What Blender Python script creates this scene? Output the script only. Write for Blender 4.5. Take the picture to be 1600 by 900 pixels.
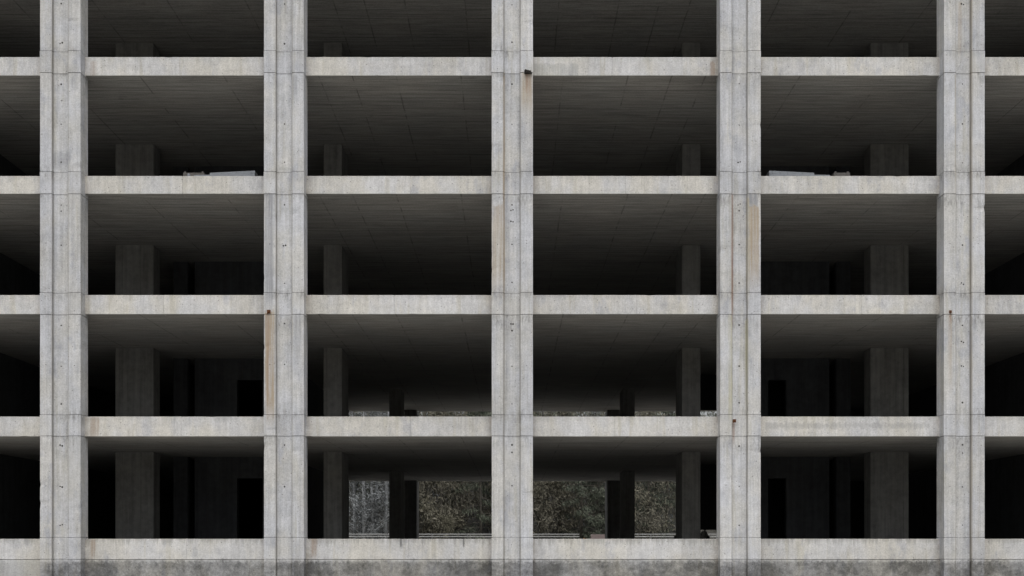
import bpy, bmesh, math, random
from mathutils import Vector
R = math.radians
random.seed(7)
for o in list(bpy.data.objects):
    bpy.data.objects.remove(o)
S = bpy.context.scene
COL = S.collection

# ------------------------------------------------------------------ camera, sky, sun, exposure
cam = bpy.data.cameras.new('camera')
camo = bpy.data.objects.new('camera', cam); COL.objects.link(camo)
camo.location = (0, -30, 1.6); camo.rotation_euler = (R(90), 0, 0)
cam.sensor_width = 36; cam.lens = 37.5; cam.shift_y = 395 / 1600
cam.clip_end = 2000; cam.clip_start = 0.1
S.camera = camo

SUN_EL, SUN_AZ = 69.0, -4.0          # azimuth: degrees to the left of straight behind the camera
w = bpy.data.worlds.new('World'); S.world = w; w.use_nodes = True
nt = w.node_tree; nt.nodes.clear()
sky = nt.nodes.new('ShaderNodeTexSky'); sky.sky_type = 'NISHITA'; sky.sun_disc = False
sky.sun_elevation = R(SUN_EL); sky.sun_rotation = R(180 + SUN_AZ)
sky.dust_density = 6.0; sky.air_density = 1.2; sky.ozone_density = 1.0
hs = nt.nodes.new('ShaderNodeHueSaturation'); hs.inputs['Saturation'].default_value = 0.22
bg = nt.nodes.new('ShaderNodeBackground'); bg.inputs['Strength'].default_value = 0.15
out = nt.nodes.new('ShaderNodeOutputWorld')
nt.links.new(sky.outputs[0], hs.inputs['Color']); nt.links.new(hs.outputs[0], bg.inputs[0]); nt.links.new(bg.outputs[0], out.inputs[0])
sl = bpy.data.lights.new('sun', 'SUN'); sl.energy = 0.9; sl.angle = R(45); sl.color = (1, 0.965, 0.92)
so = bpy.data.objects.new('sun', sl); COL.objects.link(so)
so.rotation_euler = (R(90 - SUN_EL), 0, R(SUN_AZ))
S.view_settings.view_transform = 'Standard'; S.view_settings.look = 'None'
S.view_settings.gamma = 1.0; S.view_settings.use_curve_mapping = False
S.view_settings.exposure = 0.28
S.render.engine = 'CYCLES'
S.cycles.max_bounces = 10; S.cycles.diffuse_bounces = 7; S.cycles.use_denoising = True
S.cycles.sample_clamp_indirect = 6

# pixel of the 1600x900 photograph + distance ratio (1 = facade) -> metres
def X(px, r=1.0): return (px - 800) * 0.018 * r
def Z(py, r=1.0): return 1.6 + (845 - py) * 0.018 * r
def Y(r): return 30 * (r - 1)

# ------------------------------------------------------------------ node helper
class N:
    def __init__(s, name):
        s.m = bpy.data.materials.new(name); s.m.use_nodes = True
        s.t = s.m.node_tree; s.t.nodes.clear()
        s.out = s.t.nodes.new('ShaderNodeOutputMaterial')
        s.b = s.t.nodes.new('ShaderNodeBsdfPrincipled')
        s.t.links.new(s.b.outputs[0], s.out.inputs[0])
        s.geo = s.t.nodes.new('ShaderNodeNewGeometry')
        s.P = s.geo.outputs['Position']
        sp = s.t.nodes.new('ShaderNodeSeparateXYZ'); s.t.links.new(s.P, sp.inputs[0])
        s.x, s.y, s.z = sp.outputs
    def set(s, sock, v):
        if hasattr(v, 'links') or isinstance(v, bpy.types.NodeSocket): s.t.links.new(v, sock)
        else: sock.default_value = v
    def m1(s, op, a, b=None, c=None, clamp=False):
        n = s.t.nodes.new('ShaderNodeMath'); n.operation = op; n.use_clamp = clamp
        s.set(n.inputs[0], a)
        if b is not None: s.set(n.inputs[1], b)
        if c is not None: s.set(n.inputs[2], c)
        return n.outputs[0]
    def scaled(s, sx, sy, sz, off=(0, 0, 0)):
        n = s.t.nodes.new('ShaderNodeVectorMath'); n.operation = 'MULTIPLY_ADD'
        s.set(n.inputs[0], s.P); n.inputs[1].default_value = (sx, sy, sz); n.inputs[2].default_value = off
        return n.outputs[0]
    def noise(s, vec, scale=1.0, detail=3, rough=0.55, dist=0.0):
        n = s.t.nodes.new('ShaderNodeTexNoise'); s.set(n.inputs['Vector'], vec)
        n.inputs['Scale'].default_value = scale; n.inputs['Detail'].default_value = detail
        n.inputs['Roughness'].default_value = rough; n.inputs['Distortion'].default_value = dist
        return n.outputs[0]
    def vor(s, vec, scale):
        n = s.t.nodes.new('ShaderNodeTexVoronoi'); s.set(n.inputs['Vector'], vec)
        n.inputs['Scale'].default_value = scale
        sc = s.t.nodes.new('ShaderNodeSeparateColor'); s.t.links.new(n.outputs['Color'], sc.inputs[0])
        return n.outputs['Distance'], sc.outputs[0]
    def step(s, v, lo, hi, a=0.0, b=1.0):
        n = s.t.nodes.new('ShaderNodeMapRange'); n.interpolation_type = 'SMOOTHSTEP'
        s.set(n.inputs[0], v); s.set(n.inputs[1], lo); s.set(n.inputs[2], hi); s.set(n.inputs[3], a); s.set(n.inputs[4], b)
        return n.outputs[0]
    def mix(s, f, a, b):
        n = s.t.nodes.new('ShaderNodeMix'); n.data_type = 'RGBA'
        s.set(n.inputs['Factor'], f)
        for k, v in ((6, a), (7, b)):
            if isinstance(v, tuple): n.inputs[k].default_value = (*v[:3], 1)
            else: s.t.links.new(v, n.inputs[k])
        return n.outputs[2]
    def gain(s, c, g):
        n = s.t.nodes.new('ShaderNodeVectorMath'); n.operation = 'SCALE'
        s.t.links.new(c, n.inputs[0]); s.set(n.inputs['Scale'], g)
        return n.outputs[0]
    def bump(s, h, strength=0.3, dist=0.01):
        n = s.t.nodes.new('ShaderNodeBump'); n.inputs['Strength'].default_value = strength
        n.inputs['Distance'].default_value = dist; s.t.links.new(h, n.inputs['Height'])
        s.t.links.new(n.outputs[0], s.b.inputs['Normal'])
    def done(s, c, rough=0.9, metal=0.0, spec=0.3):
        s.set(s.b.inputs['Base Color'], c if not isinstance(c, tuple) else (*c[:3], 1))
        s.set(s.b.inputs['Roughness'], rough)
        s.b.inputs['Metallic'].default_value = metal
        s.b.inputs['Specular IOR Level'].default_value = spec
        return s.m

# dz: storey levels: (beam top, beam bottom)
LV = [(1.655, 1.07), (5.13, 4.565), (8.585, 8.04), (11.97, 11.46), (15.35, 14.82), (18.73, 18.2)]
NODE = [(1.69, 1.08), (5.15, 4.55), (8.58, 7.97), (11.99, 11.36), (15.39, 14.77), (18.85, 18.15)]

def box_mask(n, x0, x1, z0, z1, soft=0.04, softz=0.25):
    if not hasattr(n, 'wx'):
        n.wx = n.m1('ADD', n.x, n.m1('MULTIPLY', n.m1('SUBTRACT', n.noise(n.scaled(1, 1, 1.3), 1.6, 4, 0.7), 0.5), 0.10))
        n.wz = n.m1('ADD', n.z, n.m1('MULTIPLY', n.m1('SUBTRACT', n.noise(n.P, 9, 3, 0.7), 0.5), 0.35))
    wx = n.wx if x1 - x0 > .12 else n.x
    a = n.step(wx, x0 - soft, x0 + soft); b = n.step(wx, x1 - soft, x1 + soft, 1.0, 0.0)
    c = n.step(n.wz, z0 - softz, z0 + softz * 1.5); d = n.step(n.wz, z1 - 0.02, z1 + 0.06, 1.0, 0.0)
    return n.m1('MULTIPLY', n.m1('MULTIPLY', a, b), n.m1('MULTIPLY', c, d))

def facade_concrete(name, base=(0.44, 0.435, 0.42), kind='column', stains=()):
    n = N(name)
    big = n.noise(n.P, 0.55, 4, 0.6)
    med = n.noise(n.P, 3.2, 5, 0.65)
    fine = n.noise(n.P, 26, 4, 0.7)
    grain = n.noise(n.P, 110, 2, 0.6)
    st = n.noise(n.scaled(9, 9, 0.35), 1.0, 4, 0.65)
    st2 = n.noise(n.scaled(26, 26, 0.7, (3, 1, 5)), 1.0, 3, 0.6)
    hb = n.noise(n.scaled(0.25, 0.25, 6), 1.0, 3, 0.6)
    g = n.m1('MULTIPLY_ADD', big, 0.40, 0.80)
    for v, k in ((med, 0.55), (fine, 0.95), (grain, 0.45), (st, 0.62 if kind == 'column' else 0.4), (st2, 0.34 if kind == 'column' else 0.2), (hb, 0.14)):
        g = n.m1('ADD', g, n.m1('MULTIPLY_ADD', v, k, -0.5 * k))
    hue = n.step(n.noise(n.scaled(1.1, 1.1, 0.7, (9, 2, 4)), 1.0, 3, 0.6), 0.35, 0.65)
    c = n.mix(hue, (base[0] * 0.985, base[1] * 1.0, base[2] * 1.045), (base[0] * 1.015, base[1] * 1.0, base[2] * 0.965))
    # faint greenish-brown weather tinge in streaks
    tng = n.step(n.noise(n.scaled(5, 5, 0.45, (1, 7, 2)), 1.0, 3, 0.6), 0.55, 0.70, 0, 0.5)
    c = n.mix(tng, c, (base[0] * 0.83, base[1] * 0.80, base[2] * 0.70))
    wn = n.t.nodes.new('ShaderNodeTexWhiteNoise'); wn.noise_dimensions = '2D'
    cv = n.t.nodes.new('ShaderNodeCombineXYZ')
    n.set(cv.inputs[0], n.m1('FLOOR', n.m1('DIVIDE', n.m1('ADD', n.x, 1.6), 3.2 if kind == 'beam' else 6.4)))
    n.set(cv.inputs[1], n.m1('FLOOR', n.m1('DIVIDE', n.m1('SUBTRACT', n.z, 1.08), 3.425)))
    n.t.links.new(cv.outputs[0], wn.inputs['Vector'])
    g = n.m1('ADD', g, n.m1('MULTIPLY_ADD', wn.outputs['Value'], 0.13, -0.065))
    cool = n.step(n.noise(n.scaled(2.2, 2.2, 0.9, (4, 4, 8)), 1.0, 5, 0.7), 0.53, 0.68, 0, 0.9)
    c = n.mix(cool, c, (base[0] * 0.80, base[1] * 0.815, base[2] * 0.87))
    c = n.gain(c, g)
    # pits
    d, rnd = n.vor(n.P, 9)
    pit = n.m1('MULTIPLY', n.step(d, 0.08, 0.17, 1.0, 0.0), n.step(rnd, 0.62, 0.66))
    c = n.mix(n.m1('MULTIPLY', pit, 0.7), c, (0.12, 0.115, 0.105))
    # dirty patches with ragged edge
    dp = n.step(n.noise(n.P, 4.2, 7, 0.78, 0.4), 0.60, 0.74)
    dp = n.m1('MULTIPLY', dp, n.step(n.noise(n.P, 0.8, 2), 0.36, 0.56))
    c = n.mix(n.m1('MULTIPLY', dp, 0.6), c, (0.17, 0.165, 0.155))
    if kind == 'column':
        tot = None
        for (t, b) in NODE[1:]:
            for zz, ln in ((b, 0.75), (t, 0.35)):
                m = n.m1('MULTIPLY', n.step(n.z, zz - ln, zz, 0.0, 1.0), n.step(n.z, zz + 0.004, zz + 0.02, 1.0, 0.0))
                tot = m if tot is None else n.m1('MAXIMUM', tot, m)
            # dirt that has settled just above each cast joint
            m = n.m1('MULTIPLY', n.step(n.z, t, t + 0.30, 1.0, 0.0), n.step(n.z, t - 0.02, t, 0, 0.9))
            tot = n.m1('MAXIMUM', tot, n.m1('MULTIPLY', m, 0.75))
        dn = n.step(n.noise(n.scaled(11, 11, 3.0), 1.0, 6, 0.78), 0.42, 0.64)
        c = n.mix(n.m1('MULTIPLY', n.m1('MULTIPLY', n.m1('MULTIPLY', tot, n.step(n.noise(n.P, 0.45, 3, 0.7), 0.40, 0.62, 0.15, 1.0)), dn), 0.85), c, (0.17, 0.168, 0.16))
    else:
        tc = n.t.nodes.new('ShaderNodeTexCoord'); sp = n.t.nodes.new('ShaderNodeSeparateXYZ')
        n.t.links.new(tc.outputs['Generated'], sp.inputs[0])
        gx, gz = sp.outputs[0], sp.outputs[2]
        # drips from the top edge
        th = n.noise(n.scaled(11, 1, 0.25), 1.0, 4, 0.7)
        dr = n.step(n.m1('ADD', gz, n.m1('MULTIPLY', n.m1('SUBTRACT', th, 0.5), 1.5)), 0.72, 1.05)
        c = n.mix(n.m1('MULTIPLY', dr, 0.0 if kind == 'plinth' else n.step(n.z, 1.8, 3.0, 0.5, 0.2)), c, (0.21, 0.205, 0.185))
        # grime where the beam runs into the piers
        e = n.m1('ABSOLUTE', n.m1('SUBTRACT', gx, 0.5))
        ed = n.m1('MULTIPLY', n.step(e, 0.37, 0.425), n.step(n.noise(n.P, 5, 5, 0.7), 0.3, 0.65))
        c = n.mix(n.m1('MULTIPLY', ed, 0.55), c, (0.25, 0.205, 0.16))
        # lower arris: pale, worn
        lo = n.m1('MULTIPLY', n.step(gz, 0.0, 0.06, 1, 0), n.step(fine, 0.35, 0.6))
        c = n.mix(n.m1('MULTIPLY', lo, 0.4), c, (0.55, 0.545, 0.52))
    for (x0, x1, z0, z1, colr, k) in stains:
        m = box_mask(n, x0, x1, z0, z1, min(0.03, (x1 - x0) * 0.35), min(0.5, (z1 - z0) * 0.3))
        sn = n.step(n.noise(n.scaled(20, 8, 0.5, (x0, 0, z0)), 1.0, 4, 0.65), 0.30, 0.60, 0.3, 1.0)
        c = n.mix(n.m1('MULTIPLY', n.m1('MULTIPLY', m, sn), k), c, colr)
    # damp foot of the wall, ragged top edge
    rag = n.m1('ADD', n.z, n.m1('MULTIPLY', n.m1('SUBTRACT', n.noise(n.P, 7, 6, 0.75), 0.5), 0.5))
    ft = n.step(rag, 0.95, 1.10, 1.0, 0.0)
    ft = n.m1('MULTIPLY', ft, n.step(n.x, X(70), X(58), 0.25, 1.0) if False else n.step(n.x, X(50), X(75), 0.25, 1.0))
    wet = n.gain(c, n.m1('MULTIPLY', n.step(n.noise(n.P, 1.1, 6, 0.75), 0.38, 0.62, 0.28, 0.60), n.step(n.noise(n.P, 11, 4, 0.75), 0.3, 0.7, 0.78, 1.22)))
    c = n.mix(ft, c, wet)
    h = n.m1('SUBTRACT', n.m1('ADD', n.m1('MULTIPLY', fine, 0.5), n.m1('MULTIPLY', grain, 0.3)), pit)
    n.bump(h, 0.35, 0.006)
    return n.done(c, 0.92)

def ceiling_concrete(name='board_marked_concrete'):
    n = N(name)
    big = n.noise(n.scaled(0.35, 0.7, 0.7), 1.0, 4, 0.6)
    bd = n.noise(n.scaled(0.5, 11, 1), 1.0, 4, 0.7)
    bd2 = n.noise(n.scaled(1.4, 42, 1, (4, 4, 0)), 1.0, 2, 0.6)
    fine = n.noise(n.P, 22, 3, 0.65)
    g = n.m1('MULTIPLY_ADD', big, 0.5, 0.75)
    for v, k in ((bd, 1.3), (bd2, 1.1), (fine, 0.8)):
        g = n.m1('ADD', g, n.m1('MULTIPLY_ADD', v, k, -0.5 * k))
    hue = n.step(n.noise(n.P, 0.6, 3, 0.6), 0.35, 0.65)
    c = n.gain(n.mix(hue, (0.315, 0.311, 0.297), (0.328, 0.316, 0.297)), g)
    gate = n.step(n.noise(n.scaled(0.7, 0.7, 2, (5, 3, 1)), 1.0, 3, 0.7), 0.38, 0.55, 0.15, 1.0)
    # formwork joints running along the facade
    fr = n.m1('ABSOLUTE', n.m1('SUBTRACT', n.m1('FRACT', n.m1('DIVIDE', n.m1('ADD', n.y, n.m1('MULTIPLY', n.noise(n.P, 1.5, 1), 0.02)), 1.3)), 0.5))
    l1 = n.m1('MULTIPLY', n.step(fr, 0.488, 0.496), gate)
    # and into the building
    ax = n.m1('ABSOLUTE', n.x)
    l2 = None
    for xx in (1.45, 3.3, 4.55, 5.5, 8.2, 10.6, 12.9, 15.3):
        wob = n.m1('ADD', ax, n.m1('MULTIPLY', n.m1('SUBTRACT', n.noise(n.P, 1.1, 3, 0.7), 0.5), 0.05))
        v = n.step(n.m1('ABSOLUTE', n.m1('SUBTRACT', wob, xx)), 0.008, 0.03, 1.0, 0.0)
        l2 = v if l2 is None else n.m1('MAXIMUM', l2, v)
    gate2 = n.step(n.noise(n.scaled(0.9, 1.3, 2, (2, 8, 6)), 1.0, 4, 0.7), 0.42, 0.60, 0.06, 1.0)
    l = n.m1('MAXIMUM', l1, n.m1('MULTIPLY', n.m1('MULTIPLY', l2, gate2), 0.65))
    bf = n.m1('ABSOLUTE', n.m1('SUBTRACT', n.m1('FRACT', n.m1('DIVIDE', n.y, 0.26)), 0.5))
    l3 = n.m1('MULTIPLY', n.step(bf, 0.45, 0.485, 0, 0.6), n.step(n.noise(n.scaled(0.4, 6, 1, (7, 7, 7)), 1.0, 3, 0.7), 0.36, 0.5))
    l = n.m1('MAXIMUM', l, l3)
    c = n.mix(n.m1('MULTIPLY', l, 0.8), c, (0.05, 0.048, 0.044))
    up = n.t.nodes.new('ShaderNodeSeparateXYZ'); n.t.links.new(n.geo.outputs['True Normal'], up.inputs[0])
    c = n.mix(n.step(up.outputs[2], 0.5, 0.6), c, n.gain(c, 0.72))   # floor faces darkened to cut the light bounced onto ceilings
    dp = n.step(n.noise(n.scaled(0.6, 1.5, 1), 1.7, 7, 0.78, 0.5), 0.56, 0.74)
    c = n.mix(n.m1('MULTIPLY', dp, 0.5), c, (0.07, 0.066, 0.06))
    n.bump(n.m1('SUBTRACT', n.m1('MULTIPLY', bd2, 0.6), l), 0.4, 0.01)
    return n.done(c, 0.93)

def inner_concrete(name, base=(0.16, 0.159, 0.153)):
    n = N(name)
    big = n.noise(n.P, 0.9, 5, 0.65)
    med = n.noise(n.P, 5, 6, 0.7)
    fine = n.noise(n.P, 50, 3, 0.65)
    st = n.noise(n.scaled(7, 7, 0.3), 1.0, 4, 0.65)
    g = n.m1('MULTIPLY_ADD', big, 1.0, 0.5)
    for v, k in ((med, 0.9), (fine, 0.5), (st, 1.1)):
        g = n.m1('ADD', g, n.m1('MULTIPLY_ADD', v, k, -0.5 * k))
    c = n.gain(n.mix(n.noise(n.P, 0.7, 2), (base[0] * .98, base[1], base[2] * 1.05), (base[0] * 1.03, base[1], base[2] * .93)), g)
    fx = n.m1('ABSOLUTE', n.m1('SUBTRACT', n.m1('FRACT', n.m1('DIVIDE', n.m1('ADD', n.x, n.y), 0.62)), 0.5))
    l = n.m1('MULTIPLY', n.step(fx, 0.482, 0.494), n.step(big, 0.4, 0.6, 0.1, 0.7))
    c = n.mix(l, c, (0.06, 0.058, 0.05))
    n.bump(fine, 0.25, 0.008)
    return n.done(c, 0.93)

def simple(name, col, rough=0.8, metal=0.0, var=0.4, scale=20, spec=0.3, stretch=(1, 1, 1)):
    n = N(name)
    v = n.noise(n.scaled(*stretch), scale, 5, 0.7)
    base = n.mix(0.0, tuple(col), tuple(col))
    c = n.gain(base, n.m1('MULTIPLY_ADD', v, 2 * var, 1 - var))
    n.bump(v, 0.3, 0.01)
    return n.done(c, rough, metal, spec)

TAN = (0.33, 0.262, 0.18); RUST = (0.22, 0.10, 0.05); GREY = (0.24, 0.245, 0.26); BRN = (0.25, 0.17, 0.11)
SH, SV = 0.018, 0.018
COLS = [  # px of left edge, strip edges, right edge
    (-287, -268, -243, -223), (62, 81, 106, 126), (412, 431, 456, 475), (768, 787, 813, 833),
    (1125, 1144, 1168, 1189), (1475, 1494, 1518, 1539), (1829, 1848, 1873, 1893)]
STAINS = {
    1: [(X(106), X(126), Z(790), Z(682), (0.5, 0.5, 0.49), 0.3), (X(80), X(110), Z(262), Z(238), GREY, 0.5)],
    2: [(X(414), X(429), Z(655), Z(487), TAN, 0.85), (X(416), X(421), Z(640), Z(487), RUST, 0.28), (X(414), X(427), Z(482), Z(303), GREY, 0.8),
        (X(459), X(470), Z(560), Z(492), GREY, 0.5), (X(458), X(464), Z(150), Z(118), GREY, 0.8)],
    3: [(X(815), X(832), Z(170), Z(114), TAN, 0.6), (X(822), X(829), Z(146), Z(114), RUST, 0.5), (X(769), X(786), Z(450), Z(322), TAN, 0.55), (X(790), X(798), Z(640), Z(300), GREY, 0.25),
        (X(786), X(789), Z(460), Z(114), TAN, 0.7)],
    4: [(X(1170), X(1186), Z(440), Z(322), TAN, 0.85), (X(1170), X(1184), Z(322), Z(303), GREY, 0.9), (X(1143), X(1146.5), Z(500), Z(303), RUST, 0.75), (X(1145), X(1149), Z(690), Z(658), RUST, 0.5),
        (X(1138), X(1145), Z(660), Z(492), (0.40, 0.38, 0.26), 0.6), (X(1165), X(1169), Z(640), Z(500), (0.36, 0.34, 0.22), 0.6), (X(1139), X(1143), Z(460), Z(310), (0.36, 0.35, 0.31), 0.5), (X(1167), X(1171), Z(460), Z(310), (0.34, 0.3, 0.2), 0.6)],
    5: [(X(1482), X(1488), Z(600), Z(487), TAN, 0.5), (X(1484), X(1486.5), Z(505), Z(487), RUST, 0.5), (X(1499), X(1505), Z(80), Z(0), TAN, 0.5), (X(1517), X(1520), Z(900), Z(0), (0.26, 0.23, 0.18), 0.5),
        (X(1492), X(1495), Z(300), Z(118), (0.3, 0.27, 0.2), 0.5)],
}
M = {}
M['beam'] = facade_concrete('pale_beam_concrete', (0.50, 0.492, 0.473), 'beam', (
    (X(1200), X(1458), Z(668), Z(660), (0.27, 0.27, 0.265), 0.5),
    (X(134), X(148), Z(684), Z(652), BRN, 0.55), (X(134), X(142), Z(874), Z(843), BRN, 0.6),
    (X(482), X(492), Z(872), Z(843), BRN, 0.6), (X(1113), X(1121), Z(118), Z(89), BRN, 0.5), (X(134), X(144), Z(118), Z(89), BRN, 0.4),
    (X(623), X(627), Z(858), Z(843), (0.1, 0.1, 0.1), 0.8), (X(722), X(725), Z(856), Z(843), (0.1, 0.1, 0.1), 0.8), (X(830), X(905), Z(112), Z(92), (0.27, 0.28, 0.27), 0.5),
    (X(645), X(662), Z(645), Z(455), (0.3, 0.3, 0.3), 0.0)))
M['plinth'] = facade_concrete('plinth_concrete', (0.43, 0.427, 0.41), 'plinth')
M['slab'] = ceiling_concrete()
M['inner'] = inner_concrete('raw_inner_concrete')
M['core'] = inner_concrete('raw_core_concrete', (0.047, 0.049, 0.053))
M['hole_shade'] = simple('hole_shade_disc', (0.05, 0.048, 0.045))  # even dark colour standing for the shade inside tie holes
M['rustm'] = simple('flaking_rust', (0.11, 0.045, 0.02), 0.95, 0.1, 0.7, 60)
M['blackm'] = simple('black_crusted_steel', (0.02, 0.018, 0.015), 0.9, 0.1, 0.6, 60)
M['dark'] = simple('dark_board', (0.02, 0.02, 0.022), 0.9)
M['galv'] = simple('dull_galvanised_steel', (0.50, 0.51, 0.51), 0.6, 0.35, 0.25, 9)
M['post'] = simple('galvanised_post', (0.3, 0.3, 0.3), 0.6, 0.4, 0.3, 9)
M['sheet'] = simple('pale_blue_grey_sheet', (0.17, 0.185, 0.205), 0.55, 0.0, 0.5, 6, 0.5, (1, 1, 9))
M['block'] = simple('pinkish_grey_block', (0.25, 0.205, 0.20), 0.9, 0, 0.3, 8)
M['leafpile'] = simple('brown_leaf_litter', (0.20, 0.11, 0.04), 0.95, 0, 0.7, 12)
M['sack'] = simple('pale_rubble', (0.42, 0.41, 0.39), 0.9, 0, 0.5, 9)
M['rubble'] = simple('grey_rubble', (0.16, 0.15, 0.14), 0.9, 0, 0.6, 9)

# ------------------------------------------------------------------ mesh helper
class MB:
    def __init__(s): s.bm = bmesh.new()
    def box(s, x0, x1, y0, y1, z0, z1, mat=0):
        vs = [s.bm.verts.new(p) for p in ((x0, y0, z0), (x1, y0, z0), (x1, y1, z0), (x0, y1, z0), (x0, y0, z1), (x1, y0, z1), (x1, y1, z1), (x0, y1, z1))]
        for f in ((0, 3, 2, 1), (4, 5, 6, 7), (0, 1, 5, 4), (1, 2, 6, 5), (2, 3, 7, 6), (3, 0, 4, 7)):
            s.bm.faces.new([vs[i] for i in f]).material_index = mat
        return vs
    def cbox(s, x0, x1, y0, y1, z0, z1, axis, step=.13, p=.022, jit=.0012, mat=0, chip=(.005, .015)):
        # a cast box whose front arrises wander a little and are chipped here and there
        a0, a1 = (x0, x1) if axis == 'x' else (z0, z1)
        n_ = max(2, int((a1 - a0) / step)); rings = []
        for i in range(n_ + 1):
            t = a0 + (a1 - a0) * i / n_ + (random.uniform(-.3, .3) * step if 0 < i < n_ else 0)
            cs = [(y0, z0), (y1, z0), (y1, z1), (y0, z1)] if axis == 'x' else [(x0, y0), (x1, y0), (x1, y1), (x0, y1)]
            front = (0, 3) if axis == 'x' else (0, 1)
            ring = []
            for k, (u, v) in enumerate(cs):
                cu = (cs[0][0] + cs[2][0]) / 2; cv = (cs[0][1] + cs[2][1]) / 2
                u += random.uniform(-jit, jit); v += random.uniform(-jit, jit)
                if k in front and 0 < i < n_ and random.random() < p:
                    c = random.uniform(*chip); u += c * (1 if cu > u else -1) * random.uniform(.6, 1); v += c * (1 if cv > v else -1) * random.uniform(.6, 1)
                ring.append(s.bm.verts.new((t, u, v) if axis == 'x' else (u, v, t)))
            rings.append(ring)
        for r0, r1 in zip(rings, rings[1:]):
            for k in range(4):
                s.bm.faces.new((r0[k], r0[(k + 1) % 4], r1[(k + 1) % 4], r1[k])).material_index = mat
        for r_ in (rings[0], rings[-1]): s.bm.faces.new(r_).material_index = mat
    def tube(s, pts, rad, seg=8, mat=0):
        rings = []
        for i, p in enumerate(pts):
            p = Vector(p); q = Vector(pts[min(i + 1, len(pts) - 1)]) - Vector(pts[max(i - 1, 0)])
            q.normalize(); a = q.orthogonal().normalized(); b = q.cross(a)
            rr = rad[i] if isinstance(rad, (list, tuple)) else rad
            rings.append([s.bm.verts.new(p + (a * math.cos(t * 2 * math.pi / seg) + b * math.sin(t * 2 * math.pi / seg)) * rr) for t in range(seg)])
        for r0, r1 in zip(rings, rings[1:]):
            for t in range(seg):
                f = s.bm.faces.new((r0[t], r0[(t + 1) % seg], r1[(t + 1) % seg], r1[t])); f.smooth = True; f.material_index = mat
        for r in (rings[0], rings[-1]):
            s.bm.faces.new(r).material_index = mat
    def rock(s, c, r, sq=(1, 1, 1), mat=0, sub=1):
        g = bmesh.ops.create_icosphere(s.bm, subdivisions=sub, radius=1)
        for v in g['verts']:
            k = random.uniform(0.75, 1.15)
            v.co = Vector((c[0] + v.co.x * r * sq[0] * k, c[1] + v.co.y * r * sq[1] * k, c[2] + v.co.z * r * sq[2] * k))
        for f in {f for v in g['verts'] for f in v.link_faces}: f.material_index = mat
    def build(s, name, mats, parent=None, bevel=0.0, recalc=True):
        if recalc: bmesh.ops.recalc_face_normals(s.bm, faces=s.bm.faces)
        me = bpy.data.meshes.new(name); s.bm.to_mesh(me); s.bm.free()
        for m in (mats if isinstance(mats, (list, tuple)) else [mats]): me.materials.append(m)
        o = bpy.data.objects.new(name, me); COL.objects.link(o)
        if parent: o.parent = parent
        if bevel:
            b = o.modifiers.new('bevel', 'BEVEL'); b.width = bevel; b.segments = 2; b.limit_method = 'ANGLE'; b.angle_limit = R(40)
        return o
def tag(o, label=None, cat=None, group=None, kind=None):
    for k, v in (('label', label), ('category', cat), ('group', group), ('kind', kind)):
        if v: o[k] = v
    return o
def empty(name, loc=(0, 0, 0)):
    o = bpy.data.objects.new(name, None); COL.objects.link(o); o.location = loc; return o
def recentre(o):       # put a mesh object's origin at its own base
    me = o.data; xs = [v.co for v in me.vertices]
    c = Vector(((min(v.x for v in xs) + max(v.x for v in xs)) / 2, (min(v.y for v in xs) + max(v.y for v in xs)) / 2, min(v.z for v in xs)))
    for v in me.vertices: v.co -= c
    o.location = c
    return o

# ------------------------------------------------------------------ ground
def ground_z(x, y):
    a = min(1, max(0, (y - 3) / 19)); a = a * a * (3 - 2 * a)
    z = 1.35 * a
    if y > 42: z += min(11, (y - 42) * 0.45) + 0.25 * math.sin(x * 0.3) * min(1, (y - 42) / 5)
    return z
def grid_sheet(name, xs, ys, zf, mat):
    bm = bmesh.new(); V = [[bm.verts.new((x, y, zf(x, y))) for x in xs] for y in ys]
    for j in range(len(ys) - 1):
        for i in range(len(xs) - 1):
            bm.faces.new((V[j][i], V[j][i + 1], V[j + 1][i + 1], V[j + 1][i])).smooth = True
    me = bpy.data.meshes.new(name); bm.to_mesh(me); bm.free(); me.materials.append(mat)
    o = bpy.data.objects.new(name, me); COL.objects.link(o); o['kind'] = 'structure'; return o
n = N('gravel_and_soil')
a = n.noise(n.P, 0.35, 6, 0.7); b = n.noise(n.P, 9, 5, 0.75)
d, rn = n.vor(n.P, 22)
c = n.mix(n.step(a, 0.42, 0.6), (0.27, 0.262, 0.245), (0.21, 0.205, 0.18))
c = n.gain(c, n.m1('MULTIPLY_ADD', n.m1('ADD', b, n.m1('MULTIPLY', rn, 0.4)), 1.0, 0.35))
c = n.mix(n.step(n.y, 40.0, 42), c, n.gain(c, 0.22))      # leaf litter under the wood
n.bump(n.m1('ADD', b, d), 0.5, 0.03)
M['ground'] = n.done(c, 0.95)
far = [-600, -300, -150, -80, -60, -45, -36] ; mid = [x * 2.0 for x in range(-15, 16)]
ys = [-600, -300, -150, -80, -50, -40] + [y * 1.0 for y in range(-32, 76, 2)] + [82, 95, 120, 200, 400, 700]
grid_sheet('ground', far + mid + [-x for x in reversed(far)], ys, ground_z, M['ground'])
n = N('pale_bounce_track')  # unseen track, made pale to bounce light onto the rear ceilings
g = n.m1('MULTIPLY_ADD', n.m1('ADD', n.noise(n.P, 2, 5, 0.7), n.noise(n.P, 60, 3, 0.7)), 0.6, 0.5)
M['track'] = n.done(n.gain(n.mix(0.0, (0.48, 0.46, 0.42), (0, 0, 0)), g), 0.9)
mb = MB(); mb.bm.faces.new([mb.bm.verts.new(p) for p in ((-60, 26, 1.358), (60, 26, 1.358), (60, 31.5, 1.358), (-60, 31.5, 1.358))])
tag(mb.build('bounce_track', M['track']), kind='structure')  # out-of-view reflector strip behind the building
mb = MB(); mb.box(-60, 60, 31.5, 31.66, 1.2, 1.47)
tag(mb.build('kerb', M['inner'], bevel=0.01), kind='structure')

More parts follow.
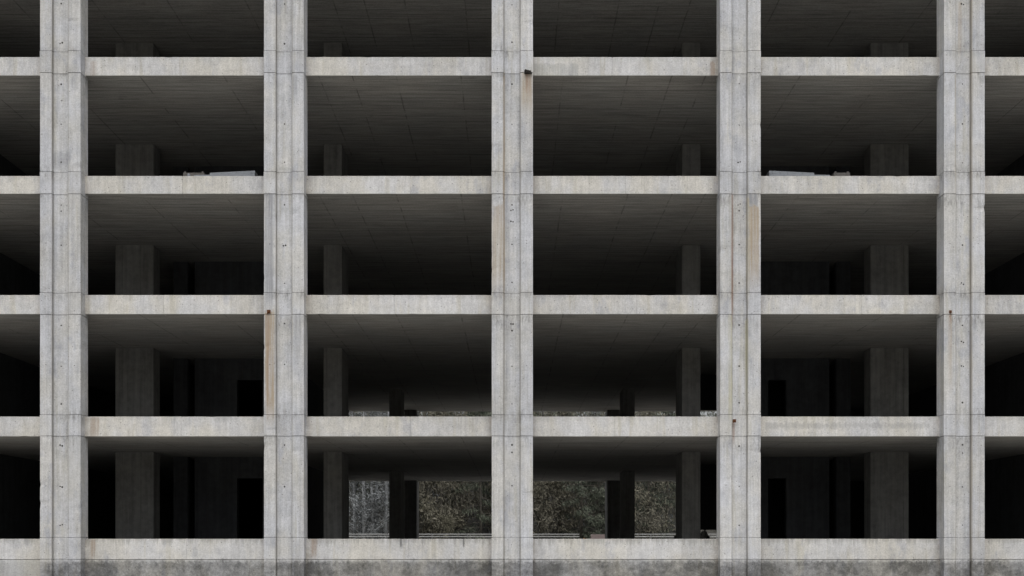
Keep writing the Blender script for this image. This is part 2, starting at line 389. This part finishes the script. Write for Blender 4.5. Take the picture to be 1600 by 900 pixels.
# ------------------------------------------------------------------ the building
B = empty('unfinished_building', (0, 0, 0))
tag(B, 'unfinished grey concrete frame building with open floors and heavy piers, no walls or glass', 'building')
FY = 0.315                       # beam face

def pier(i, c):
    x0, x1, x2, x3 = (X(p) for p in c)
    mb = MB(); zb = -0.3
    levels = []; z = zb
    for (t, b) in NODE:
        levels.append((z, b, 0.006)); levels.append((b, t, 0.0)); z = t
    levels[-1] = (levels[-1][0], 18.9, 0.0)
    G = 0.006
    for (za, zc, ins) in levels:
        j = random.uniform(-0.002, 0.002)
        mb.cbox(x0 + ins, x1, ins + j + 0.002, 0.54 - ins, za + G, zc - G, 'z')
        mb.box(x1 - 0.002, x2 + 0.002, 0.085 + ins, 0.53 - ins, za + G - 0.001, zc - G + 0.001)
        mb.cbox(x2, x3 - ins, ins + j, 0.54 - ins, za + G, zc - G, 'z')
    mb.box(x0 + 0.04, x1 - 0.02, 0.035, 0.50, zb, 18.8)
    mb.box(x2 + 0.02, x3 - 0.04, 0.035, 0.50, zb, 18.8)
    mb.box(x1 - 0.03, x2 + 0.03, 0.11, 0.49, zb, 18.8)
    edge = [(xx - .018, xx + .022, -1, 23, (0.21, 0.20, 0.175), 0.6) for xx in (x1, x2)]
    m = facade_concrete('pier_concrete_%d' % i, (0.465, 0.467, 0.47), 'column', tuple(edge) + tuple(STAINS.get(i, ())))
    # formwork tie holes as dark discs, inner shade put into the colour
    cx = (x1 + x2) / 2
    for k, (t, b) in enumerate(NODE[1:]):
        for off, pr in ((0.27, 0.85), (0.45, 0.3), (1.42, 0.9), (2.5, 0.75), (0.75, 0.2)):
            if random.random() < pr:
                for dx in ((-0.03, 0.03) if random.random() < 0.15 else (0,)):
                    zz = b - off + random.uniform(-0.03, 0.03); r = random.uniform(0.018, 0.032)
                    mb.tube([(cx + dx, 0.0895, zz), (cx + dx, 0.12, zz)], [r, r * 0.6], 10, 1)
        for xx in ((x0 + x1) / 2, (x2 + x3) / 2):
            if random.random() < 0.45:
                zz = b + random.uniform(0.04, 0.12); mb.tube([(xx, -0.0015, zz), (xx, 0.05, zz)], 0.012, 8, 1)
            if random.random() < 0.3:
                zz = b - 1.42 + random.uniform(-.04, .04); mb.tube([(xx, 0.003, zz), (xx, 0.05, zz)], 0.013, 8, 1)
    return mb.build('pier', [m, M['hole_shade']], B, bevel=0.009)
piers = [pier(i, c) for i, c in enumerate(COLS)]
def anchor(i, px, py, s, mat, label, lump=False):
    mb = MB(); x, z = X(px), Z(py)
    if lump:
        for k in range(9): mb.rock((x + random.uniform(-.10, .07), -0.03 + random.uniform(-.02, .02), z + random.uniform(-.02, .06) ), random.uniform(.025, .05))
        mb.box(x - .12, x + .09, -.06, .02, z - .045, z - .015)
    else:
        mb.box(x - s, x + s, -0.012, 0.02, z - s, z + s)
        mb.box(x - s * .35, x + s * .35, -0.04, 0.0, z - s * .35, z + s * .35)
        for k in range(4): mb.rock((x + random.uniform(-s, s), -.012, z - s * random.uniform(.6, 1.2)), s * .3)
    tag(mb.build('rusted_anchor', mat, piers[i]), label)
anchor(3, 826, 113, 0.08, M['blackm'], 'black crusted steel lump on the joint', True)
anchor(2, 420, 487, 0.05, M['rustm'], 'rusted square anchor plate above a brown streak')
anchor(4, 1147.5, 657.5, 0.045, M['rustm'], 'rusted anchor stub')
anchor(5, 1485, 487, 0.035, M['rustm'], 'small rusted anchor stub')

edges = [X(c[0]) for c in COLS]; cen = [(X(c[0]) + X(c[3])) / 2 for c in COLS]
for k, (t, b) in enumerate(LV):
    for i in range(6):
        x0 = cen[i] if i else X(COLS[0][0]); x1 = cen[i + 1] if i < 5 else X(COLS[6][3])
        mb = MB(); jz = random.uniform(-.003, .003)
        # cast in two pours with a hairline joint
        xj = x0 + (x1 - x0) * random.uniform(0.44, 0.56)
        mb.cbox(x0 + 0.002, xj - 0.0035, FY, 0.612, b, t, 'x', .16, .02); mb.cbox(xj + 0.0035, x1 - 0.002, FY + 0.001, 0.612, b + .001, t - .001, 'x', .16, .02)
        mb.box(xj - .02, xj + .02, FY + .012, 0.60, b + .01, t - .01)
        mb.bm.faces.ensure_lookup_table(); mb.bm.normal_update()
        bmesh.ops.recalc_face_normals(mb.bm, faces=mb.bm.faces)
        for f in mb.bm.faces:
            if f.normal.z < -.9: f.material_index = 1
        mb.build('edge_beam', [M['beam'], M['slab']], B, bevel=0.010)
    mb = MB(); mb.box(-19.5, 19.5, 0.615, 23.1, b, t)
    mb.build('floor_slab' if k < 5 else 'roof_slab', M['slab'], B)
# plinth under the ground floor
for i in range(6):
    x0 = cen[i] if i else X(COLS[0][0]); x1 = cen[i + 1] if i < 5 else X(COLS[6][3])
    mb = MB(); mb.box(x0 + .002, x1 - .002, FY - .012, 0.61, -0.4, 1.058)
    mb.build('plinth_wall', M['plinth'], B, bevel=0.008)
for s in (-1, 1):
    mb = MB(); mb.box(min(s * 19.2, s * 19.5), max(s * 19.2, s * 19.5), 0.615, 23.1, -0.4, 1.067); mb.build('plinth_wall', M['plinth'], B)
mb = MB(); mb.box(-19.2, 19.2, 22.8, 23.1, -0.4, 1.067); mb.build('plinth_wall', M['plinth'], B)

r2 = 1.185
for k in range(5):
    zf, zc = LV[k][0], LV[k + 1][1]
    g = 0.001
    for s in (-1, 1):
        def bx(a, b_, y0, y1, z0, z1, name, mat, bev=0.012, lab=None):
            m_ = MB(); m_.box(min(s * a, s * b_), max(s * a, s * b_), y0, y1, z0, z1); o = m_.build(name, mat, B, bevel=bev)
            if lab: o['label'] = lab
            return o
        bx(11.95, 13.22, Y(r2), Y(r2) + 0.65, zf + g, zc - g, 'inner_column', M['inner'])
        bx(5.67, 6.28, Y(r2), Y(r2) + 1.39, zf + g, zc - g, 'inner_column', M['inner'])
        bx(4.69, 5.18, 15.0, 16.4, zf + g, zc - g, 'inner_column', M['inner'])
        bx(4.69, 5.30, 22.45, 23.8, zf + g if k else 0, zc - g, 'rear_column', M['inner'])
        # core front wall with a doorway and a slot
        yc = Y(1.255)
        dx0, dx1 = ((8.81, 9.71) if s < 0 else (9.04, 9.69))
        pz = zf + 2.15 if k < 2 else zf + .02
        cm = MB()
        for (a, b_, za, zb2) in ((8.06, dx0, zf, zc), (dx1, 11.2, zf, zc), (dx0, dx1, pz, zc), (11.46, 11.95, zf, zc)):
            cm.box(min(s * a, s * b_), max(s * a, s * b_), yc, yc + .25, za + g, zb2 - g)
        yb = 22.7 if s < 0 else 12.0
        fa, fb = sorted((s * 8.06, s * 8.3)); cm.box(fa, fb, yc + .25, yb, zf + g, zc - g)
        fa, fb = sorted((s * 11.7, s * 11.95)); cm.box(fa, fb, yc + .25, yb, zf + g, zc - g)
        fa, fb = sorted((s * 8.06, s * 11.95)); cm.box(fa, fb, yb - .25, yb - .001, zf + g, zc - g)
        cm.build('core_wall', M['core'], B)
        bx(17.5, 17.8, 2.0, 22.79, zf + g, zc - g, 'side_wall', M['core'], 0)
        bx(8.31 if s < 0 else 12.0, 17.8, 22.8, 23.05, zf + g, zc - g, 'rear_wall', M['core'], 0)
# dark boarding hung beside the right-hand core
rr = 1.386
for (za, zb2) in ((1.6 + 17 * .018 * rr, LV[1][1] - .002), (1.6 + 203 * .018 * rr, LV[2][1] - .002)):
    mb = MB()
    for q in range(5): mb.box(7.2 + q * .19, 7.385 + q * .19, Y(rr) - .25 - (q % 2) * .004, Y(rr) - .22, za, zb2)
    mb.box(7.2, 8.15, Y(rr) - .218, Y(rr) - .17, za + .05, za + .13); mb.box(7.2, 8.15, Y(rr) - .218, Y(rr) - .17, zb2 - .2, zb2 - .1)
    tag(mb.build('boarding', M['dark'], B), 'dark boarding that stops short of the floor')

# ------------------------------------------------------------------ loose things and made-up lit strips on the third floor edge
def sheets(s, name_side):  # made-up stack standing in for a pale lit strip above the beam
    t = LV[3][0]; y0 = 0.68
    ob = empty('lit_strip_stand_in', (s * 8.1, y0, t))
    tag(ob, 'made-up stack of pale blue-grey sheets standing in for a lit strip %s' % name_side, 'sheet stack')
    a, b_ = (7.40, 8.90)
    for q in range(3):
        mb = MB()
        L = b_ + 0.25 * q if q < 2 else 8.7
        z0 = q * 0.097
        vs = mb.box(min(s * a, s * L) - s * 8.1, max(s * a, s * L) - s * 8.1, q * .012, 0.35 + q * .01, z0 + .002, z0 + .091)
        for v in vs:     # outer end tapers: the strip's fading light put into the shape
            f = (abs(v.co.x + s * 8.1) - a) / (L - a)
            v.co.z -= f * 0.03 * q
        for e in range(6):
            xx = (a + (L - a) * (e + .5) / 6) * s - s * 8.1
            mb.box(xx - .012, xx + .012, q * .012 - .012, q * .012 - .001, z0 + .01 - q * .03 * (e + .5) / 6, z0 + .085 - q * .03 * (e + .5) / 6)
        mb.build('sheet', M['sheet'], ob, bevel=0.006)
    return ob
sheets(-1, 'beside the second pier from left'); sheets(1, 'beside the fourth pier from left')
for (px0, px1, lab) in ((286, 319, 'dark grey crate on the slab edge left of the made-up sheet stack by the second pier'),
                        (1303, 1328, 'dark grey crate on the slab edge right of the made-up sheet stack by the fourth pier')):
    r = 1.06; x0, x1 = X(px0, r), X(px1, r); mb = MB(); t = LV[3][0]; zt = 1.6 + 577.5 * .018 * r
    nb = 4; hh = (zt - t - .02) / nb
    for q in range(nb):
        mb.box(x0 + .03, x1 - .03, 1.80, 1.82, t + .01 + q * hh, t + q * hh + hh * .85); mb.box(x0 + .03, x1 - .03, 2.18, 2.2, t + .01 + q * hh, t + q * hh + hh * .85)
        mb.box(x0, x0 + .03, 1.8, 2.2, t + .01 + q * hh, t + q * hh + hh * .85); mb.box(x1 - .03, x1, 1.8, 2.2, t + .01 + q * hh, t + q * hh + hh * .85)
    for xx in (x0 + .03, x1 - .08):
        for yy in (1.822, 2.13): mb.box(xx, xx + .05, yy, yy + .048, t, zt)
    mb.box(x0 + .03, x1 - .03, 1.82, 2.18, t + .02, t + .04)
    tag(recentre(mb.build('crate', M['rubble'])), lab, 'crate')
mb = MB(); px = 295; x = X(px, 1.04); mb.tube([(x, 1.2, LV[3][0]), (x, 1.2, 12.325)], .045, 12)
mb.tube([(x, 1.2, LV[3][0]), (x, 1.2, LV[3][0] + .012)], .1, 12)
tag(recentre(mb.build('steel_stub', M['sheet'])), 'short pale steel post stub on the slab edge left of a made-up sheet stack', 'post')

# rubble under the boarding
mb = MB()
for k in range(60):
    x = random.uniform(6.7, 8.0); y = random.uniform(13.2, 15); r = random.uniform(.05, .14)
    mb.rock((x, y, 1.655 + r * .6 + max(0, random.uniform(-.1, .28)) * max(0, 1 - abs(x - 7.4) / .8)), r, (1.2, 1, .8))
tag(recentre(mb.build('rubble_heap', M['rubble'])), 'low heap of grey rubble below the dark boarding', 'rubble', kind='stuff')
for k, (x, y, lab) in enumerate(((6.98, 12.9, 'pale crumpled sack at the left end of the rubble heap'), (7.75, 13.0, 'pale crumpled sack at the right end of the rubble heap'))):
    mb = MB(); g = bmesh.ops.create_icosphere(mb.bm, subdivisions=3, radius=1)
    for v in g['verts']:
        p = v.co.copy(); q = 1 + .12 * math.sin(9 * p.x + k) * math.cos(8 * p.z) + random.uniform(-.04, .04)
        v.co = Vector((x + p.x * .14 * q, y + p.y * .16 * q, 1.655 + max(0, .17 + p.z * .19 * q)))
    mb.tube([(x + .02, y, 1.99), (x + .03, y - .02, 2.06)], [.025, .05], 8)
    tag(recentre(mb.build('sack', M['sack'])), lab, 'sack')

# ------------------------------------------------------------------ behind the building: guardrail, block, leaves
GR = 2.1; GY = Y(GR)
def guardrail(x0, x1, label):
    ob = empty('guardrail', ((x0 + x1) / 2, GY, 1.35)); cx = (x0 + x1) / 2
    zt = 1.6 + 11 * .018 * GR - 1.35
    n_ = max(2, int((x1 - x0) / 2))
    for dz, hh in ((0, .055), (-.135, .065)):
        mb = MB(); mb.box(x0 - cx, x1 - cx, -.09, -.03, zt + dz - hh, zt + dz)
        mb.build('rail', M['galv'], ob, bevel=.008)
    for i in range(n_ + 1):
        x = x0 + .3 + (x1 - x0 - .6) * i / n_ - cx
        pb = MB(); pb.box(x - .05, x + .05, .02, .03, -.3, zt - .02); pb.box(x - .05, x - .04, .03, .12, -.3, zt - .02); pb.box(x + .04, x + .05, .03, .12, -.3, zt - .02)
        pb.box(x - .04, x + .04, -.028, .02, zt - .19, zt - .02)
        pb.build('post', M['post'], ob)
    return tag(ob, label, 'guardrail')
guardrail(-26, X(905, GR), 'long grey steel crash barrier behind the building, left stretch ending at the leaf pile')
guardrail(X(958, GR), 26, 'grey steel crash barrier behind the building, right stretch beyond the pinkish block')
mb = MB(); bx0, bx1 = X(923, GR), X(957, GR); zt = 1.6 + 10 * .018 * GR
bm = mb.bm
prof = [(-.28, 1.34), (-.28, 1.44), (-.14, 1.60), (-.09, zt), (.09, zt), (.14, 1.60), (.28, 1.44), (.28, 1.34)]
L = [[bm.verts.new((x, GY + y, z)) for (y, z) in prof] for x in (bx0, bx1)]
for j in range(len(prof)): bm.faces.new((L[0][j], L[1][j], L[1][(j + 1) % 8], L[0][(j + 1) % 8]))
bm.faces.new(L[0]); bm.faces.new(L[1])
tag(recentre(mb.build('concrete_barrier', M['block'], bevel=.015)), 'pinkish grey concrete barrier block between the two guardrail stretches', 'barrier')
mb = MB()
for k in range(900):
    u = random.gauss(0, .3); v = random.gauss(0, .25); x = X(914, GR) + u; y = GY + v
    z = 1.36 + .42 * math.exp(-(u * u + v * v) / .12) * random.uniform(.4, 1.0)
    s_ = random.uniform(.03, .06); d1 = Vector((random.gauss(0, 1), random.gauss(0, 1), random.gauss(0, .6))).normalized() * s_; d2 = d1.orthogonal().normalized() * s_ * .6
    p = Vector((x, y, z)); mb.bm.faces.new([mb.bm.verts.new(p + q) for q in (d1, d2, -d1, -d2)])
tag(recentre(mb.build('leaf_pile', M['leafpile'], recalc=False)), 'heap of orange-brown dead leaves in the gap between the guardrails', 'leaves', kind='stuff')

# ------------------------------------------------------------------ the wood behind
def foliage_mat(name, a, b, c):
    n = N(name)
    oi = n.t.nodes.new('ShaderNodeNewGeometry').outputs['Random Per Island']
    f = n.noise(n.P, 0.55, 4, 0.65)
    col = n.mix(n.step(oi, 0.2, 0.9), a, b)
    col = n.mix(n.m1('MULTIPLY', n.step(f, 0.42, 0.62), 0.55), col, c)
    m = n.done(col, 0.85)
    return m
M['twig'] = foliage_mat('olive_twigs', (0.085, 0.08, 0.062), (0.185, 0.175, 0.14), (0.135, 0.13, 0.09))
M['needle'] = foliage_mat('dark_needles', (0.03, 0.036, 0.026), (0.15, 0.165, 0.125), (0.06, 0.075, 0.055))
M['grey_twig'] = foliage_mat('grey_twigs', (0.05, 0.055, 0.055), (0.30, 0.32, 0.335), (0.12, 0.125, 0.115))
M['bark_pale'] = simple('pale_lichen_bark', (0.27, 0.28, 0.29), 0.9, 0, 0.95, 5, 0.2, (1, 1, .7))
M['bark_dark'] = simple('dark_bark', (0.07, 0.065, 0.055), 0.9, 0, 0.5, 7)

def fleck(bm, p, d, L, w_):
    d = d.normalized() * L; s_ = d.orthogonal().normalized() * w_
    bm.faces.new([bm.verts.new(q) for q in (p, p + d * .5 + s_, p + d, p + d * .5 - s_)])
def rdir(up=0.3):
    return Vector((random.gauss(0, 1), random.gauss(0, 1), random.gauss(up, 1))).normalized()

def tree(x, y, h, kind, label, seed, nf=1500):
    random.seed(seed)
    z0 = ground_z(x, y) - .05; h = h * .85
    ob = empty({'spruce': 'spruce_tree', 'bare': 'bare_tree', 'shrub': 'leafy_tree'}[kind], (x, y, z0))
    tag(ob, label, 'tree')
    tb = MB(); lean = random.uniform(-.25, .25); r0 = .13 if kind == 'bare' else .10
    pts = [(lean * (t / 8) ** 1.5 + random.uniform(-.04, .04) * (t > 0), random.uniform(-.04, .04), h * t / 8) for t in range(9)]
    tb.tube(pts, [r0 * (1 - .85 * t / 8) for t in range(9)], 8)
    def at(f):
        i = min(7, int(f * 8)); g = f * 8 - i; return Vector(pts[i]).lerp(Vector(pts[i + 1]), g)
    cb = MB()
    nl = 60 if kind == 'spruce' else 52
    for k in range(nl):
        f = random.uniform(.04, .98) ** 1.3; p = at(f); a = random.uniform(0, 6.283)
        L = (1.9 * (1 - f) + .35) if kind == 'spruce' else random.uniform(.8, 2.0) * (1.15 - f * .6)
        up = random.uniform(-.35, -.05) if kind == 'spruce' else random.uniform(.25, 1.0)
        q = p + Vector((math.cos(a), math.sin(a), up)) * L
        m_ = p.lerp(q, .5) + Vector((0, 0, .08))
        tb.tube([p, m_, q], [.028, .016, .006], 5)
        for j in range(nf // nl):
            t = random.uniform(.1, 1.05); c0 = p.lerp(q, t)
            if kind == 'spruce':
                c0 += Vector((random.gauss(0, .12), random.gauss(0, .12), random.uniform(-.25, .04)))
                fleck(cb.bm, c0, Vector((random.gauss(0, .6), random.gauss(0, .6), -1)), random.uniform(.15, .35), .03)
            elif kind == 'shrub':
                c0 += Vector((random.gauss(0, .25), random.gauss(0, .25), random.gauss(0, .25)))
                fleck(cb.bm, c0, rdir(random.choice((-1.6, 1.6))), random.uniform(.15, .4), .032)
            else:
                c0 += Vector((random.gauss(0, .18), random.gauss(0, .18), random.gauss(0, .2)))
                fleck(cb.bm, c0, rdir(.8), random.uniform(.15, .45), .022)
    tb.build('trunk', M['bark_pale'] if kind == 'bare' else M['bark_dark'], ob)
    cb.build('crown', M[{'spruce': 'needle', 'bare': 'grey_twig', 'shrub': 'twig'}[kind]], ob, recalc=False)
    return ob
def tx(px, y): return (px - 800) * .018 * (y + 30) / 30
TR = [(554, 36, 12, 'bare', 'slender pale-barked bare tree at the far left edge of the view through the ground floor'),
      (568, 35.2, 13, 'bare', 'pale-barked bare tree behind the guardrail, left of the pair of close grey trunks'),
      (581.5, 35.5, 14, 'bare', 'thickest pale-barked bare tree, left trunk of the close pair behind the guardrail'),
      (588, 36.5, 13, 'bare', 'slim pale-barked bare tree, right trunk of the close pair behind the guardrail'),
      (603, 35.4, 13, 'bare', 'pale-barked bare tree nearest the black inner column on the left'),
      (663, 37, 11, 'shrub', 'olive leafy tree just right of the left rear column'),
      (690, 36, 12, 'shrub', 'olive leafy tree in the middle of the left of centre opening'),
      (722, 37.5, 12, 'shrub', 'thin olive leafy tree left of the dark spruce by the central pier'),
      (752, 36.2, 13, 'spruce', 'dark spruce just left of the central pier'),
      (780, 38, 13, 'shrub', 'olive leafy tree hidden partly behind the central pier'),
      (845, 36.4, 12, 'shrub', 'olive leafy tree just right of the central pier'),
      (875, 37, 12, 'shrub', 'brownish olive tree in the middle of the right of centre opening'),
      (908, 36, 13, 'spruce', 'dark spruce rising behind the leaf pile'),
      (935, 37.4, 12, 'spruce', 'dark spruce behind the pinkish concrete block'),
      (975, 36.6, 13, 'spruce', 'dark spruce behind the right rear column'),
      (1012, 36.4, 12, 'shrub', 'olive leafy tree between the right inner columns'),
      (1042, 37.2, 12, 'spruce', 'dark spruce at the right edge of the view through the ground floor')]
for i, (px, y, h, kind, lab) in enumerate(TR):
    y += 5.5
    tree(tx(px, y), y, h * 1.12, kind, lab, 100 + i, 4200 if kind != 'bare' else 2000)
# trees beyond the frame on both sides (seen only from beside the building)
random.seed(5)
# the dense wood on the slope that reads as one mass
n = 95000
def mass(name, mat, cnt, seed, dens, L0, L1, w_, label, xr=30):
    random.seed(seed); bm = bmesh.new()
    k = 0
    while k < cnt:
        x = random.uniform(-xr, xr); y = random.uniform(43.5, 56)
        zz = ground_z(x, y) + random.uniform(0, 1) ** 0.8 * (7 if abs(x) < 19 else 3.5)
        v = math.sin(x * 1.3 + seed) * math.sin(zz * .45 + x * .7 + seed * 2) + .6 * math.sin(x * 3.1 + y)
        if v < dens: continue
        if abs(x) > 13 and random.random() < .45: continue
        fleck(bm, Vector((x, y, zz)), rdir(random.choice((-2.2, 2.2))), random.uniform(L0, L1), w_); k += 1
    me = bpy.data.meshes.new(name); bm.to_mesh(me); bm.free(); me.materials.append(mat)
    o = bpy.data.objects.new(name, me); COL.objects.link(o)
    return tag(o, label, 'wood', kind='stuff')
mass('woodland', M['twig'], 60000, 1, -.5, .15, .45, .045, 'tangle of olive and brown twigs covering the slope behind the building')
mass('evergreen_woodland', M['needle'], 40000, 3, -.1, .18, .45, .05, 'dark evergreen growth mixed into the slope behind the building')
mass('bare_woodland', M['grey_twig'], 22000, 6, .0, .25, .8, .025, 'thin grey bare branches standing among the growth on the slope')

# repeats of one kind share a group
for cat, grp in (('tree', 'trees standing behind the building'), ('guardrail', 'crash barrier stretches behind the building'),
                 ('crate', 'crates on the slab edge'), ('sheet stack', 'made-up sheet stacks standing in for lit strips'), ('sack', 'sacks by the rubble heap')):
    for o in COL.objects:
        if o.parent is None and o.get('category') == cat: o['group'] = grp
